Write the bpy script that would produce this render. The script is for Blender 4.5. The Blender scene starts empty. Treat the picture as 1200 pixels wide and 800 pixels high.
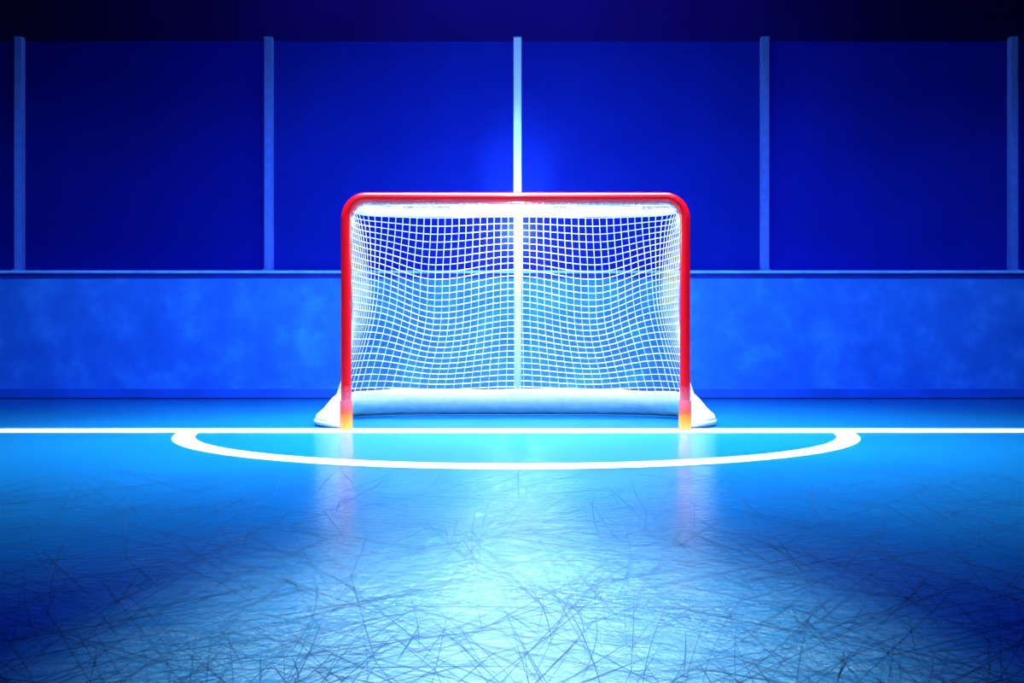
import bpy, bmesh, math, random
from mathutils import Vector, Matrix
random.seed(7)
S = bpy.context.scene
COL = S.collection
R = math.radians

# ---------------------------------------------------------------- camera
FPX, DIST, EYE = 1302.0, 6.2, 0.526           # focal length in px of a 1200 px wide frame
cd = bpy.data.cameras.new('camera')
cd.sensor_width = 36.0
cd.lens = 36.0 * FPX / 1200.0
cd.shift_y = -(400 - 393) / 1200.0
cam = bpy.data.objects.new('camera', cd)
cam.location = (0, -DIST, EYE)
cam.rotation_euler = (R(90), 0, 0)
COL.objects.link(cam)
S.camera = cam

# ---------------------------------------------------------------- world, exposure
S.view_settings.view_transform = 'Standard'
S.view_settings.look = 'None'
S.view_settings.exposure = 0.0
S.view_settings.gamma = 1.0
S.view_settings.use_curve_mapping = False
w = bpy.data.worlds.new('world'); S.world = w
w.use_nodes = True
w.node_tree.nodes['Background'].inputs[0].default_value = (0.004, 0.008, 0.16, 1)
w.node_tree.nodes['Background'].inputs[1].default_value = 0.10

# ---------------------------------------------------------------- lights (rink lamps, plus unseen fills added to brighten parts)
def aim(o, target):
    o.rotation_euler = (Vector(target) - o.location).to_track_quat('-Z', 'Y').to_euler()
def spot(name, loc, target, power, color, angle, blend=1.0, size=0.15):
    l = bpy.data.lights.new(name, 'SPOT'); l.energy = power; l.color = color
    l.spot_size = R(angle); l.spot_blend = blend; l.shadow_soft_size = size
    o = bpy.data.objects.new(name, l); o.location = loc; COL.objects.link(o); aim(o, target)
    return o
def area(name, loc, target, power, color, sx, sy, spread=180):
    l = bpy.data.lights.new(name, 'AREA'); l.energy = power; l.color = color
    l.shape = 'RECTANGLE'; l.size = sx; l.size_y = sy; l.spread = R(spread)
    o = bpy.data.objects.new(name, l); o.location = loc; COL.objects.link(o); aim(o, target)
    return o
WHITE = (0.86, 0.97, 1.0)
BLUE = (0.01, 0.05, 1.0)
# row of lamps hung over the goal line
area('strip_lamp', (0, -0.25, 4.6), (0, -0.35, 0), 330, WHITE, 3.8, 0.3, 78)
# roof spotlight for the goal, then added fills over ice and boards
spot('goal_spotlight', (0, -4.6, 5.0), (0, 0.3, 0.55), 1900, WHITE, 28)
area('ice_fill_strip', (0, -3.5, 5.5), (0, -3.51, 0), 13, (0.72, 0.96, 1.0), 0.3, 3.0, 15)
spot('ice_fill_spot', (0, 1.2, 6.0), (0.0, -4.1, 0), 5000, (0.8, 0.97, 1.0), 12)
area('board_fill_strip', (0, 0.3, 4.6), (0, 3.06, 0.45), 60, (0.08, 0.30, 1.0), 10.0, 0.2, 45)
# lamp under the middle of the crossbar
l = bpy.data.lights.new('goal_lamp', 'POINT'); l.energy = 25; l.color = (0.70, 0.95, 1.0); l.shadow_soft_size = 0.04
o = bpy.data.objects.new('goal_lamp', l); o.location = (0.036, 0.16, 1.16); COL.objects.link(o)
# unseen blue washes added to tint boards and ice
spot('blue_wash_fill', (0, -3.0, 6.0), (0, 0.6, 0.3), 3300, (0.01, 0.07, 1.0), 72)
spot('blue_ice_fill', (0, -2.2, 6.0), (0, -2.6, 0), 700, (0.01, 0.05, 1.0), 58)
# unseen blue fills added behind the glass, for panels and wall
spot('blue_back_fill', (0, 6.6, 1.3), (0, 3.1, 1.9), 240, (0.02, 0.03, 1.0), 104, 1.0, 0.3)
spot('wall_fill', (0, 4.0, 6.4), (0, 8.0, 4.6), 700, (0.09, 0.05, 1.0), 125, 1.0, 0.2)
# unseen fills added behind the goal to brighten stanchion, glass and boards
spot('stanchion_fill', (0.046, 2.2, 0.95), (0.046, 3.05, 1.78), 170, (0.30, 0.80, 1.0), 34, 1.0, 0.03)
l = bpy.data.lights.new('glass_fill', 'POINT'); l.energy = 42; l.color = (0.30, 0.72, 1.0); l.shadow_soft_size = 0.03
o = bpy.data.objects.new('glass_fill', l); o.location = (0.046, 2.35, 1.45); COL.objects.link(o)
area('board_wash_fill', (0.02, 1.55, 0.09), (0.02, 3.06, 0.30), 22, (0.15, 0.75, 1.0), 2.3, 0.06)

# ---------------------------------------------------------------- materials
def new_mat(name):
    m = bpy.data.materials.new(name); m.use_nodes = True
    nt = m.node_tree
    return m, nt, nt.nodes['Principled BSDF'], nt.nodes['Material Output']
def N(nt, t, **kw):
    n = nt.nodes.new(t)
    for k, v in kw.items():
        if k in n.inputs: n.inputs[k].default_value = v
        else: setattr(n, k, v)
    return n
def coords(nt, scale=(1, 1, 1), rot=(0, 0, 0)):
    tc = nt.nodes.new('ShaderNodeTexCoord')
    mp = N(nt, 'ShaderNodeMapping'); mp.inputs['Scale'].default_value = scale; mp.inputs['Rotation'].default_value = rot
    nt.links.new(tc.outputs['Object'], mp.inputs['Vector'])
    return mp.outputs['Vector']
def noise(nt, vec, scale, detail=4, rough=0.55):
    n = N(nt, 'ShaderNodeTexNoise', Scale=scale, Detail=detail, Roughness=rough)
    nt.links.new(vec, n.inputs['Vector'])
    return n.outputs['Fac']
def ramp(nt, fac, stops):
    r = nt.nodes.new('ShaderNodeValToRGB')
    e = r.color_ramp.elements
    while len(e) < len(stops): e.new(0.5)
    for el, (p, c) in zip(e, stops):
        el.position = p; el.color = (*c, 1)
    nt.links.new(fac, r.inputs['Fac'])
    return r.outputs['Color']
def bump(nt, h, strength, dist, bsdf, prev=None):
    b = N(nt, 'ShaderNodeBump', Strength=strength, Distance=dist)
    nt.links.new(h, b.inputs['Height'])
    if prev: nt.links.new(prev, b.inputs['Normal'])
    nt.links.new(b.outputs['Normal'], bsdf.inputs['Normal'])
    return b.outputs['Normal']
def plain(name, c, rough=0.5, var=0.08, scale=30, metallic=0.0, spec=0.5, coat=0.0):
    m, nt, b, _ = new_mat(name)
    f = noise(nt, coords(nt), scale)
    lo = tuple(max(0, x * (1 - var)) for x in c); hi = tuple(min(1, x * (1 + var)) for x in c)
    nt.links.new(ramp(nt, f, [(0.3, lo), (0.7, hi)]), b.inputs['Base Color'])
    b.inputs['Roughness'].default_value = rough
    b.inputs['Metallic'].default_value = metallic
    b.inputs['Specular IOR Level'].default_value = spec
    b.inputs['Coat Weight'].default_value = coat
    return m

def make_ice():
    m, nt, b, _ = new_mat('ice')
    v = coords(nt)
    big = noise(nt, v, 0.9, 5)
    fine = noise(nt, v, 60, 3)
    c1 = ramp(nt, big, [(0.3, (0.004, 0.165, 0.34)), (0.7, (0.006, 0.21, 0.41))])
    # bright sheen before the goal put into the ice colour as streaky white
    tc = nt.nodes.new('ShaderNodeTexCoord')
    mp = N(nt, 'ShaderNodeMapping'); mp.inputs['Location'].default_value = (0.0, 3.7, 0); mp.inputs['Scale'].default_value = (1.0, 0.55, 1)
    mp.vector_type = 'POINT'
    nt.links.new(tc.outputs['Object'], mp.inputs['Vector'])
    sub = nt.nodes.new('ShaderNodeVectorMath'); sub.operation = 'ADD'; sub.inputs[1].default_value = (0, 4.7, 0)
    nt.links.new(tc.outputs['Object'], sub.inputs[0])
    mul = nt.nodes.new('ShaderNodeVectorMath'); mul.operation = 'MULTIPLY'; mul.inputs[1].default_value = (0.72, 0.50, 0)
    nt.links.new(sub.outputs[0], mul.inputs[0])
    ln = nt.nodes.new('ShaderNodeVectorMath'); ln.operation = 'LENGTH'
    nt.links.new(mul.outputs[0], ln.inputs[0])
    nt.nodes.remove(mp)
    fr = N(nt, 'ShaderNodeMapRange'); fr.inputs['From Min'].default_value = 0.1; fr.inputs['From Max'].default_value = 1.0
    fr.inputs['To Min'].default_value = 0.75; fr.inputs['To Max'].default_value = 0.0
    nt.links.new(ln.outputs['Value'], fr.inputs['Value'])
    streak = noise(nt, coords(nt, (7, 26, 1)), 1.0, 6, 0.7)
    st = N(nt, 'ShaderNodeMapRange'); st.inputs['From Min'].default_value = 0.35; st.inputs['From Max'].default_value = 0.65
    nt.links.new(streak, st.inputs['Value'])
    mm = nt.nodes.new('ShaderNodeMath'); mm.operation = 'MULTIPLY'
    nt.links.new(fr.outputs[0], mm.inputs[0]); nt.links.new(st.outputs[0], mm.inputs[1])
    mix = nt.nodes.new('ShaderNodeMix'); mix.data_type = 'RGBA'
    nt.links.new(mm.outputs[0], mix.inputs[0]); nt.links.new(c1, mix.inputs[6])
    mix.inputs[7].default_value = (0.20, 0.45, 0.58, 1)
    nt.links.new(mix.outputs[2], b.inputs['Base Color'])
    rr = N(nt, 'ShaderNodeMapRange'); rr.inputs['To Min'].default_value = 0.07; rr.inputs['To Max'].default_value = 0.17
    nt.links.new(fine, rr.inputs['Value'])
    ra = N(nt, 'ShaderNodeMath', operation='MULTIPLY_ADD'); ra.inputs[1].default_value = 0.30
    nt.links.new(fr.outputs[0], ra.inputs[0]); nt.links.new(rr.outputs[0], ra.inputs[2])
    nt.links.new(ra.outputs[0], b.inputs['Roughness'])
    b.inputs['IOR'].default_value = 1.31
    b.inputs['Specular IOR Level'].default_value = 0.5
    p = bump(nt, noise(nt, coords(nt, (26, 40, 1)), 1.0, 5, 0.65), 0.6, 0.009, b)
    bump(nt, fine, 0.12, 0.004, b, p)
    return m

def make_board():
    m, nt, b, _ = new_mat('board_plastic')
    v = coords(nt, (1, 1, 1))
    c = noise(nt, v, 3.2, 7, 0.62)
    col = ramp(nt, c, [(0.32, (0.022, 0.16, 0.60)), (0.52, (0.035, 0.22, 0.70)), (0.72, (0.07, 0.36, 0.82))])
    nt.links.new(col, b.inputs['Base Color'])
    b.inputs['Roughness'].default_value = 0.5
    bump(nt, noise(nt, coords(nt, (2, 2, 14)), 2.0, 5), 0.1, 0.01, b)
    return m

def make_glass(name, haze, tint):
    m, nt, b, out = new_mat(name)
    nt.nodes.remove(b)
    f = noise(nt, coords(nt, (1, 1, 1)), 1.3, 6, 0.6)
    hz = N(nt, 'ShaderNodeMapRange'); hz.inputs['From Min'].default_value = 0.3; hz.inputs['From Max'].default_value = 0.7
    hz.inputs['To Min'].default_value = haze * 0.82; hz.inputs['To Max'].default_value = haze * 1.12
    nt.links.new(f, hz.inputs['Value'])
    tr = N(nt, 'ShaderNodeBsdfTransparent'); tr.inputs['Color'].default_value = (0.55, 0.62, 0.95, 1)
    tl = N(nt, 'ShaderNodeBsdfTranslucent'); tl.inputs['Color'].default_value = (*tint, 1)
    df = N(nt, 'ShaderNodeBsdfDiffuse'); df.inputs['Color'].default_value = (*tint, 1)
    gl = N(nt, 'ShaderNodeBsdfGlossy', Roughness=0.3)
    a = N(nt, 'ShaderNodeMixShader', Fac=0.35); nt.links.new(tl.outputs[0], a.inputs[1]); nt.links.new(df.outputs[0], a.inputs[2])
    c = N(nt, 'ShaderNodeMixShader'); nt.links.new(hz.outputs[0], c.inputs[0]); nt.links.new(tr.outputs[0], c.inputs[1]); nt.links.new(a.outputs[0], c.inputs[2])
    d = N(nt, 'ShaderNodeMixShader', Fac=0.015); nt.links.new(c.outputs[0], d.inputs[1]); nt.links.new(gl.outputs[0], d.inputs[2])
    nt.links.new(d.outputs[0], out.inputs['Surface'])
    return m

def make_red():
    m, nt, b, _ = new_mat('red_paint')
    tc = nt.nodes.new('ShaderNodeTexCoord'); sp = nt.nodes.new('ShaderNodeSeparateXYZ')
    nt.links.new(tc.outputs['Object'], sp.inputs[0])
    nz = noise(nt, coords(nt, (1, 1, 0.6)), 150, 3)
    ad = N(nt, 'ShaderNodeMath', operation='MULTIPLY_ADD'); nt.links.new(nz, ad.inputs[0]); ad.inputs[1].default_value = 0.16
    nt.links.new(sp.outputs['Z'], ad.inputs[2])
    col = ramp(nt, ad.outputs[0], [(0.22, (0.50, 0.11, 0.15)), (0.33, (0.60, 0.001, 0.006))])  # pink foot: glow on the lower post put into the colour
    nt.links.new(col, b.inputs['Base Color'])
    b.inputs['Roughness'].default_value = 0.32
    b.inputs['Coat Weight'].default_value = 0.1
    b.inputs['Specular IOR Level'].default_value = 0.3
    return m

def make_sleeve():
    m, nt, b, _ = new_mat('sleeve_plastic')
    tc = nt.nodes.new('ShaderNodeTexCoord'); sp = nt.nodes.new('ShaderNodeSeparateXYZ')
    nt.links.new(tc.outputs['Object'], sp.inputs[0])
    nz = noise(nt, coords(nt), 120, 3)
    ad = N(nt, 'ShaderNodeMath', operation='MULTIPLY_ADD'); nt.links.new(nz, ad.inputs[0]); ad.inputs[1].default_value = 0.05
    nt.links.new(sp.outputs['Z'], ad.inputs[2])
    col = ramp(nt, ad.outputs[0], [(0.03, (0.62, 0.24, 0.0)), (0.105, (0.58, 0.13, 0.0)), (0.125, (0.52, 0.055, 0.03)), (0.18, (0.5, 0.075, 0.10))])
    nt.links.new(col, b.inputs['Base Color'])
    b.inputs['Roughness'].default_value = 0.4
    return m

M = dict(
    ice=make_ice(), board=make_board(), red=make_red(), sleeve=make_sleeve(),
    glass=make_glass('hazy_glass', 0.62, (0.02, 0.06, 0.70)),
    glass_left=make_glass('clear_glass', 0.32, (0.03, 0.05, 0.9)),  # less haze than the middle panels, so darker
    glass_right=make_glass('mid_haze_glass', 0.5, (0.04, 0.06, 0.9)),  # haze between the left and middle panels
    line=plain('line_paint', (0.93, 0.95, 0.96), 0.35, 0.03, 60),
    scratch=plain('scratch_groove', (0.005, 0.11, 0.26), 0.45, 0.3, 4, 0.0, 0.12),
    cap=plain('cap_rail_plastic', (0.30, 0.55, 0.95), 0.35, 0.2, 8),  # pale colour carries the light caught on the rail's front edge
    cap_dark=plain('rail_under_band', (0.008, 0.02, 0.30), 0.5, 0.3, 6),  # darker strip below the cap rail
    kick=plain('kickplate_plastic', (0.02, 0.135, 0.60), 0.45, 0.15, 4),
    joint=plain('dark_joint', (0.003, 0.012, 0.14), 0.6),  # dark seam along the foot of the boards
    metal=plain('anodised_aluminium', (0.13, 0.22, 0.70), 0.35, 0.15, 25, 0.15),
    wall=plain('painted_wall', (0.02, 0.025, 0.16), 0.8, 0.25, 0.6),
    cord=plain('white_cord', (0.92, 0.93, 0.95), 0.6, 0.03, 80),
    white_and_lit_metal=plain('white_and_lit_steel', (0.93, 0.94, 0.95), 0.3, 0.03, 40),
    pad=plain('white_padding_fabric', (0.86, 0.90, 0.93), 0.7, 0.06, 25),
    black=plain('dark_rubber', (0.02, 0.02, 0.03), 0.6),
)

# ---------------------------------------------------------------- mesh helpers
def obj(name, bm, mat, parent=None, smooth=False, loc=None, label=None, kind=None):
    me = bpy.data.meshes.new(name)
    bmesh.ops.recalc_face_normals(bm, faces=bm.faces[:])
    bm.to_mesh(me); bm.free()
    if smooth:
        for p in me.polygons: p.use_smooth = True
        me.set_sharp_from_angle(angle=R(50))
    me.materials.append(mat)
    o = bpy.data.objects.new(name, me); COL.objects.link(o)
    if parent is not None: o.parent = parent
    if loc: o.location = loc
    if label: o['label'] = label
    if kind: o['kind'] = kind
    return o
def thing(name, label, cat, loc=(0, 0, 0), group=None):
    o = bpy.data.objects.new(name, None); COL.objects.link(o)
    o.empty_display_size = 0.1
    o.location = loc; o['label'] = label; o['category'] = cat
    if group: o['group'] = group
    return o
def box(bm, x0, x1, y0, y1, z0, z1, bevel=0.0):
    r = bmesh.ops.create_cube(bm, size=1.0)
    for v in r['verts']:
        v.co = Vector(((x0 + x1) / 2 + v.co.x * (x1 - x0), (y0 + y1) / 2 + v.co.y * (y1 - y0), (z0 + z1) / 2 + v.co.z * (z1 - z0)))
    if bevel:
        es = list({e for v in r['verts'] for e in v.link_edges})
        bmesh.ops.bevel(bm, geom=es, offset=bevel, segments=2, affect='EDGES', profile=0.5)
    return bm
def tube(bm, pts, r, n=8, caps=True):
    pts = [Vector(p) for p in pts]
    t0 = (pts[1] - pts[0]).normalized()
    up = Vector((0, 0, 1)) if abs(t0.z) < 0.9 else Vector((1, 0, 0))
    nrm = t0.cross(up).normalized()
    rings = []
    for i, p in enumerate(pts):
        t = (pts[min(i + 1, len(pts) - 1)] - pts[max(i - 1, 0)])
        if t.length < 1e-9: t = t0
        t.normalize()
        nrm = (nrm - t * nrm.dot(t)).normalized()
        b = t.cross(nrm)
        rr = r(i / (len(pts) - 1)) if callable(r) else r
        rings.append([bm.verts.new(p + (nrm * math.cos(2 * math.pi * k / n) + b * math.sin(2 * math.pi * k / n)) * rr) for k in range(n)])
    for a, c in zip(rings, rings[1:]):
        for k in range(n):
            bm.faces.new((a[k], a[(k + 1) % n], c[(k + 1) % n], c[k]))
    if caps:
        bm.faces.new(rings[0][::-1]); bm.faces.new(rings[-1])
    return bm
def BM(): return bmesh.new()

# ---------------------------------------------------------------- setting
BY = 3.06                                       # front face of the boards
bm = BM(); box(bm, -13, 13, -9, 9.5, -0.2, 0.0)
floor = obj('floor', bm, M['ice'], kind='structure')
bm = BM(); box(bm, -13, 13, 8.0, 8.3, 0.0, 9.0)
obj('wall_back', bm, M['wall'], kind='structure')

# goal line and crease, painted just on the ice and proud of it by a millimetre
GX = 0.02
bm = BM(); box(bm, -12.9, 12.9, -0.20, 0.08, 0.0, 0.0016)
obj('goal_line', bm, M['line'], floor, label='long straight white goal line painted across the ice')
bm = BM()
n = 128
rows = []
for i in range(n + 1):
    a = math.pi + math.pi * i / n
    c, s = math.cos(a), math.sin(a)
    pi_, po = (GX + 1.727 * c, 1.640 * s), (GX + 1.836 * c, 1.836 * s)
    rows.append([bm.verts.new((*pi_, 0)), bm.verts.new((*po, 0)), bm.verts.new((*po, 0.0012)), bm.verts.new((*pi_, 0.0012))])
for a, b in zip(rows, rows[1:]):
    for k in range(4):
        bm.faces.new((a[k], a[(k + 1) % 4], b[(k + 1) % 4], b[k]))
bm.faces.new(rows[0][::-1]); bm.faces.new(rows[-1])
obj('crease_line', bm, M['line'], floor, label='white half circle crease line curving in front of the goal')

# skate scratches: thin cuts, countless
bm = BM()
def scratch(x, y, a, L, wd, curve):
    k = 7
    prev = None
    for i in range(k + 1):
        t = i / k - 0.5
        aa = a + curve * t
        px = x + math.cos(a) * L * t - math.sin(a) * curve * L * t * t
        py = y + math.sin(a) * L * t + math.cos(a) * curve * L * t * t
        ww = wd * (1 - (2 * t) ** 2 * 0.8)
        nx, ny = -math.sin(aa) * ww / 2, math.cos(aa) * ww / 2
        cur = (bm.verts.new((px + nx, py + ny, 0.0006)), bm.verts.new((px - nx, py - ny, 0.0006)))
        if prev: bm.faces.new((prev[0], prev[1], cur[1], cur[0]))
        prev = cur
for i in range(1200):
    d = 1.6 + 2.6 * random.random() ** 1.6
    y = -DIST + d
    x = random.uniform(-1.0, 1.0) * d * 0.52
    a = random.choice([random.gauss(0.9, 0.35), random.gauss(2.2, 0.35), random.uniform(0, math.pi), random.gauss(1.55, 0.2)])
    L = random.uniform(0.15, 0.9) * (0.6 + 0.25 * d)
    scratch(x, y, a, L, random.choice([0.0010, 0.0013, 0.0017, 0.0025]), random.gauss(0, 0.05))
obj('skate_scratches', bm, M['scratch'], floor, kind='stuff', label='criss-crossing dark skate scratches cut into the ice')

# ---------------------------------------------------------------- boards
boards = thing('dasher_board', 'long low blue rink barrier running behind the goal with a pale rail on top', 'rink board', (0, BY, 0))
BH = 1.067
bm = BM(); box(bm, -12, 12, 0.0, 0.20, 0.085, BH - 0.065)
obj('facing', bm, M['board'], boards)
bm = BM(); box(bm, -12, 12, -0.012, 0.20, 0.006, 0.085, 0.004)
obj('kickplate', bm, M['kick'], boards, label='darker blue kickplate strip along the foot of the barrier')
bm = BM(); box(bm, -12, 12, -0.004, 0.20, 0.0, 0.006)
obj('seal', bm, M['joint'], boards, label='dark seam where the barrier meets the ice')
bm = BM(); box(bm, -12, 12, -0.004, 0.20, BH - 0.065, BH - 0.024)
obj('rail_band', bm, M['cap_dark'], boards, label='dark navy band under the top rail')
bm = BM(); box(bm, -12, 12, -0.022, 0.23, BH - 0.024, BH, 0.006)
obj('cap_rail', bm, M['cap'], boards, label='pale blue top rail')

# ---------------------------------------------------------------- glass panels and stanchions
PX = [-4.13, -2.04, 0.046, 2.12, 4.20]
GT = 3.0
PY = BY + 0.085
edges = [-6.2] + PX + [6.3]
glabels = ['dark glass panel at the left edge of the picture, left of the leftmost stanchion',
           'dark glass panel between the leftmost stanchion and the second one',
           'bright blue glass panel just left of the glowing middle stanchion',
           'bright blue glass panel just right of the glowing middle stanchion',
           'dark glass panel between the fourth stanchion and the rightmost one',
           'dark glass panel at the right edge of the picture, right of the rightmost stanchion']
for i, (a, b) in enumerate(zip(edges, edges[1:])):
    bm = BM(); box(bm, -(b - a) / 2 + 0.012, (b - a) / 2 - 0.012, 0, 0.015, 0, GT - BH, 0.003)
    o = obj('glass_panel', bm, M['glass'] if i in (2, 3) else M['glass_left' if i < 2 else 'glass_right'], loc=((a + b) / 2, PY, BH))
    o['label'] = glabels[i]; o['category'] = 'glass panel'; o['group'] = 'glass panels above the boards'
plabels = ['leftmost stanchion, a dim blue metal post at the left edge',
           'second stanchion from the left, blue metal post with a bright right side',
           'glowing white-blue middle stanchion rising behind the goal',
           'fourth stanchion from the left, blue metal post with a bright left side',
           'rightmost stanchion, a dim blue metal post at the right edge']
for i, x in enumerate(PX):
    t = thing('stanchion', plabels[i], 'post', (x, PY, BH), 'stanchions between the glass panels')
    bm = BM(); box(bm, -0.031, 0.031, -0.062, -0.002, 0, GT - BH + 0.016, 0.004)
    obj('post', bm, M['white_and_lit_metal'] if i == 2 else M['metal'], t)  # brightness of the lit middle post put into a white colour
    bm = BM(); box(bm, -0.037, 0.037, -0.010, -0.001, 0, GT - BH + 0.006, 0.002)
    obj('flange', bm, M['metal'], t)
    bm = BM(); box(bm, -0.036, 0.036, -0.064, -0.001, GT - BH + 0.016, GT - BH + 0.024, 0.002)
    obj('end_cap', bm, M['metal'], t)
    bm = BM(); box(bm, -0.045, 0.045, -0.075, -0.001, 0.0, 0.012, 0.003)
    obj('base_plate', bm, M['metal'], t)

# ---------------------------------------------------------------- goal
goal = thing('hockey_goal', 'red framed ice hockey goal with white net standing on the goal line', 'goal', (GX, 0, 0))
HW, TZ, RT = 0.945, 1.296, 0.029               # half width and crossbar height at tube centre
CR = 0.115
# posts and crossbar
for s in (-1, 1):
    bm = BM(); tube(bm, [(0, 0, 0.004), (0, 0, 0.4), (0, 0, 0.8), (0, 0, TZ - CR)], RT, 20)
    obj('post', bm, M['red'], goal, True, loc=(s * HW, 0, 0))
    bm = BM()
    tube(bm, [(0, 0, 0.0), (0, 0, 0.008), (0, 0, 0.155), (0, 0, 0.163)], lambda t: 0.0355 if 0.02 < t < 0.98 else 0.033, 20)
    sl = obj('post_sleeve', bm, M['sleeve'], goal, True, loc=(s * HW, 0, 0.001), label='orange and yellow sleeve at the foot of the post')
bm = BM()
pts = []
for k in range(9):
    a = math.pi - (math.pi / 2) * k / 8
    pts.append((-HW + CR + CR * math.cos(a), 0, TZ - CR + CR * math.sin(a)))
pts += [(x, 0, TZ) for x in (-0.5, 0, 0.5)]
for k in range(9):
    a = math.pi / 2 - (math.pi / 2) * k / 8
    pts.append((HW - CR + CR * math.cos(a), 0, TZ - CR + CR * math.sin(a)))
tube(bm, pts, RT, 20)
obj('crossbar', bm, M['red'], goal, True)

def resample(pts, n):
    d = [0]
    for a, b in zip(pts, pts[1:]): d.append(d[-1] + (Vector(b) - Vector(a)).length)
    out = []; j = 0
    for i in range(n):
        t = d[-1] * i / (n - 1)
        while j < len(d) - 2 and d[j + 1] < t: j += 1
        f = (t - d[j]) / max(1e-9, d[j + 1] - d[j])
        out.append(tuple(Vector(pts[j]).lerp(Vector(pts[j + 1]), f)))
    return out
def spline(ctrl, n):
    P = [Vector(c) for c in ctrl]; P = [P[0] * 2 - P[1]] + P + [P[-1] * 2 - P[-2]]
    out = []
    for i in range(1, len(P) - 2):
        for k in range(12):
            t = k / 12
            a, b, c, d = P[i - 1:i + 3]
            out.append(0.5 * ((2 * b) + (c - a) * t + (2 * a - 5 * b + 4 * c - d) * t * t + (3 * b - a - 3 * c + d) * t ** 3))
    out.append(P[-2])
    return resample(out, n)
NU = 65
def mirror(half):                               # half: from left post to centre
    return half + [(-x, y) for x, y in half[-2::-1]]
T_top = spline([(x, y, 0) for x, y in mirror([(-0.935, 0.03), (-0.950, 0.16), (-0.952, 0.30), (-0.925, 0.42), (-0.85, 0.50), (-0.6, 0.535), (-0.3, 0.54), (0, 0.54)])], NU)
T_mid = spline([(x, y, 0) for x, y in mirror([(-0.925, 0.03), (-0.920, 0.20), (-0.905, 0.40), (-0.885, 0.56), (-0.82, 0.68), (-0.6, 0.75), (-0.3, 0.77), (0, 0.77)])], NU)
T_base = spline([(x, y, 0) for x, y in mirror([(-0.945, 0.035), (-1.00, 0.16), (-1.06, 0.34), (-1.055, 0.58), (-0.97, 0.82), (-0.72, 0.97), (-0.35, 1.02), (0, 1.02)])], NU)
ZT, ZB = 1.262, 0.155
def netpt(i, t):
    b, m, p = Vector(T_base[i]), Vector(T_mid[i]), Vector(T_top[i])
    v = b * (1 - t) * (1 - 2 * t) + m * 4 * t * (1 - t) + p * t * (2 * t - 1)
    z = ZB + (ZT - 0.015 - ZB) * t
    x = v.x
    env = max(0.0, math.sin(math.pi * min(1, t * 0.92 + 0.06))) ** 0.8
    wv = math.sin(math.pi * min(abs(x), 0.9) / 0.96) ** 2
    ax = min(abs(x), 0.93)
    rise = 0.0 if ax < 0.48 else (1 - math.cos(math.pi * (ax - 0.48) / 0.45)) / 2
    env2 = math.sin(math.pi * min(1.0, t)) ** 0.8 if t > 0.5 else max(0.0, math.sin(math.pi * t)) ** 1.6
    low = 0.55 + 0.45 * min(1.0, t / 0.6)
    z -= 0.078 * env * low * (wv if ax < 0.48 else 1.0)
    z += rise * (0.078 * env * low + 0.055 * env2)
    y = v.y + 0.02 * env * math.cos(2 * math.pi * x / 0.96)
    x += 0.010 * env * math.sin(2 * math.pi * (t * 1.3 + 0.2)) * (1 if x > 0 else -1) * min(1, abs(x) * 2)
    return Vector((x, y, z))
NV = 29
CO = 0.0024
side_n = 10                                     # lattice columns belonging to each side
def lattice(name, i0, i1, label):
    bm = BM()
    for i in range(i0, i1 + 1):
        tube(bm, [netpt(i, k / 40) for k in range(41)], CO, 5, False)
    for j in range(NV):
        t = j / (NV - 1)
        tube(bm, [netpt(i, t) for i in range(i0, i1 + 1)], CO, 5, False)
    return obj(name, bm, M['cord'], goal, True, label=label, kind='stuff')
lattice('back_netting', side_n, NU - 1 - side_n, 'white back net hanging in waves')
lattice('side_netting', 0, side_n, None)
lattice('side_netting', NU - 1 - side_n, NU - 1, None)
# top netting: crossbar to the rear top rail
bm = BM()
def toppt(i, f):
    p = Vector(T_top[i]); fx = max(-HW + 0.06, min(HW - 0.06, p.x * 0.97))
    q = Vector((fx, 0.035, TZ - 0.02))
    r = q.lerp(Vector((p.x, p.y, ZT)), f)
    r.z -= 0.02 * math.sin(math.pi * f) * (1 + 0.4 * math.sin(9 * p.x))
    return r
for i in range(8, NU - 8):
    tube(bm, [toppt(i, k / 8) for k in range(9)], CO, 5, False)
for j in range(1, 12):
    tube(bm, [toppt(i, j / 12) for i in range(8, NU - 8)], CO, 5, False)
obj('top_netting', bm, M['cord'], goal, True, kind='stuff')
# lacing cord that ties the net to posts and crossbar
bm = BM()
k = 0
pl = [(-HW + 0.012, 0.036, 0.20)] + [(-HW + 0.012, 0.036, 0.20 + (TZ - CR - 0.2) * t / 6) for t in range(1, 7)]
cc = 0.085
for q in range(1, 7):
    a = math.pi - (math.pi / 2) * q / 6
    pl.append((-HW + CR + cc * math.cos(a), 0.036, TZ - CR + cc * math.sin(a)))
pl += [(x, 0.036, TZ - CR + cc) for x in (-0.6, -0.3, 0)]
pl = pl + [(-x, y, z) for x, y, z in pl[-2::-1]]
tube(bm, pl, 0.010, 8)
obj('edge_cord', bm, M['cord'], goal, True, label='thick white edge cord along posts and crossbar')
bm = BM()
fine = resample(pl, 620)
tube(bm, [Vector(p) + Vector((0, -0.018 + 0.020 * math.cos(i * 1.1), 0)) + (Vector((0, 0, 0.02)) if abs(p[0]) < 0.8 else Vector((0.018 if p[0] < 0 else -0.018, 0, 0))) * math.sin(i * 1.1) * 0.6 for i, p in enumerate(fine)], 0.0038, 5)
obj('lacing', bm, M['cord'], goal, True, label='white cord laced round the edge of the net')
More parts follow.
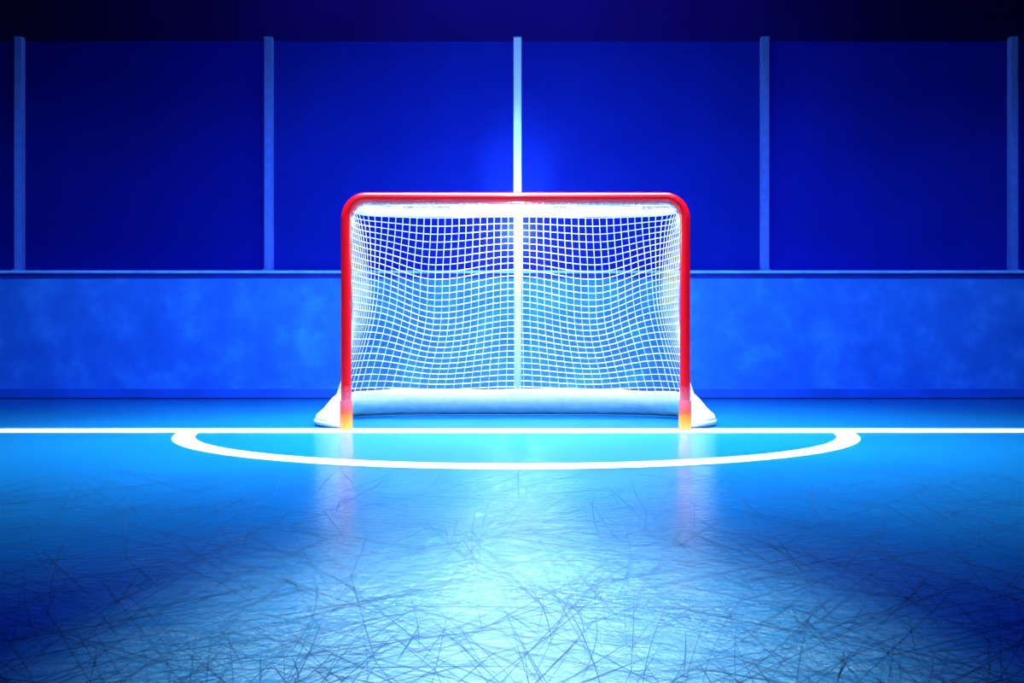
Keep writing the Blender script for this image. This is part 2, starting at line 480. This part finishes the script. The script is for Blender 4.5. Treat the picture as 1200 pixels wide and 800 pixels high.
# rear top rail and centre bar
bm = BM(); tube(bm, [(x, y, ZT) for x, y, _ in T_top], 0.017, 10)
obj('rear_top_rail', bm, M['white_and_lit_metal'], goal, True, label='white rear top rail of the frame')
bx = 0.016
bm = BM(); tube(bm, [(bx, 0.535, ZT + 0.01), (bx, 0.60, 1.0), (bx, 0.74, 0.7), (bx, 0.86, 0.40), (bx, 1.05, 0.16)], 0.024, 14)
obj('centre_bar', bm, M['white_and_lit_metal'], goal, True, label='bright white upright bar in the middle of the net')
# base frame and padding skirt
B_base = spline([(x, y, 0) for x, y in mirror([(-0.945, 0.05), (-1.06, 0.12), (-1.15, 0.26), (-1.175, 0.44), (-1.15, 0.68), (-1.04, 0.92), (-0.76, 1.09), (-0.35, 1.14), (0, 1.14)])], 97)
B_in = spline([(x, y, 0) for x, y in mirror([(-0.945, 0.04), (-1.00, 0.16), (-1.06, 0.34), (-1.055, 0.58), (-0.97, 0.82), (-0.72, 0.97), (-0.35, 1.02), (0, 1.02)])], 97)
bm = BM(); tube(bm, [(x, y + 0.01, 0.024) for x, y, _ in B_base], 0.019, 10)
obj('base_rail', bm, M['white_and_lit_metal'], goal, True, label='white bottom rail of the frame')
bm = BM()
prof = [(0.0, 0.012), (-0.10, 0.035), (0.0, 0.062), (0.35, 0.095), (0.75, 0.150), (1.0, 0.176), (1.18, 0.170), (1.22, 0.13), (1.05, 0.085), (0.75, 0.05), (0.5, 0.022)]
rings = []
for i in range(97):
    b, q = Vector(B_base[i]), Vector(B_in[i])
    u = abs(i - 48) / 48
    hz = 1.0 - 0.04 * u + 0.02 * math.sin(i * 0.7) * 0.6 + 0.03 * math.sin(i * 0.23 + 1)
    if u > 0.94: hz *= 0.95
    ring = []
    for (f, z) in prof:
        p = b.lerp(q, f)
        ring.append(bm.verts.new((p.x, p.y, z * hz + (0.004 * math.sin(i * 1.9 + z * 40) if z < 0.06 else 0) + 0.004)))
    rings.append(ring)
m_ = len(prof)
for a, b in zip(rings, rings[1:]):
    for k in range(m_):
        bm.faces.new((a[k], a[(k + 1) % m_], b[(k + 1) % m_], b[k]))
bm.faces.new(rings[0][::-1]); bm.faces.new(rings[-1])
obj('padding_skirt', bm, M['pad'], goal, True, label='white padded skirt round the foot of the net')
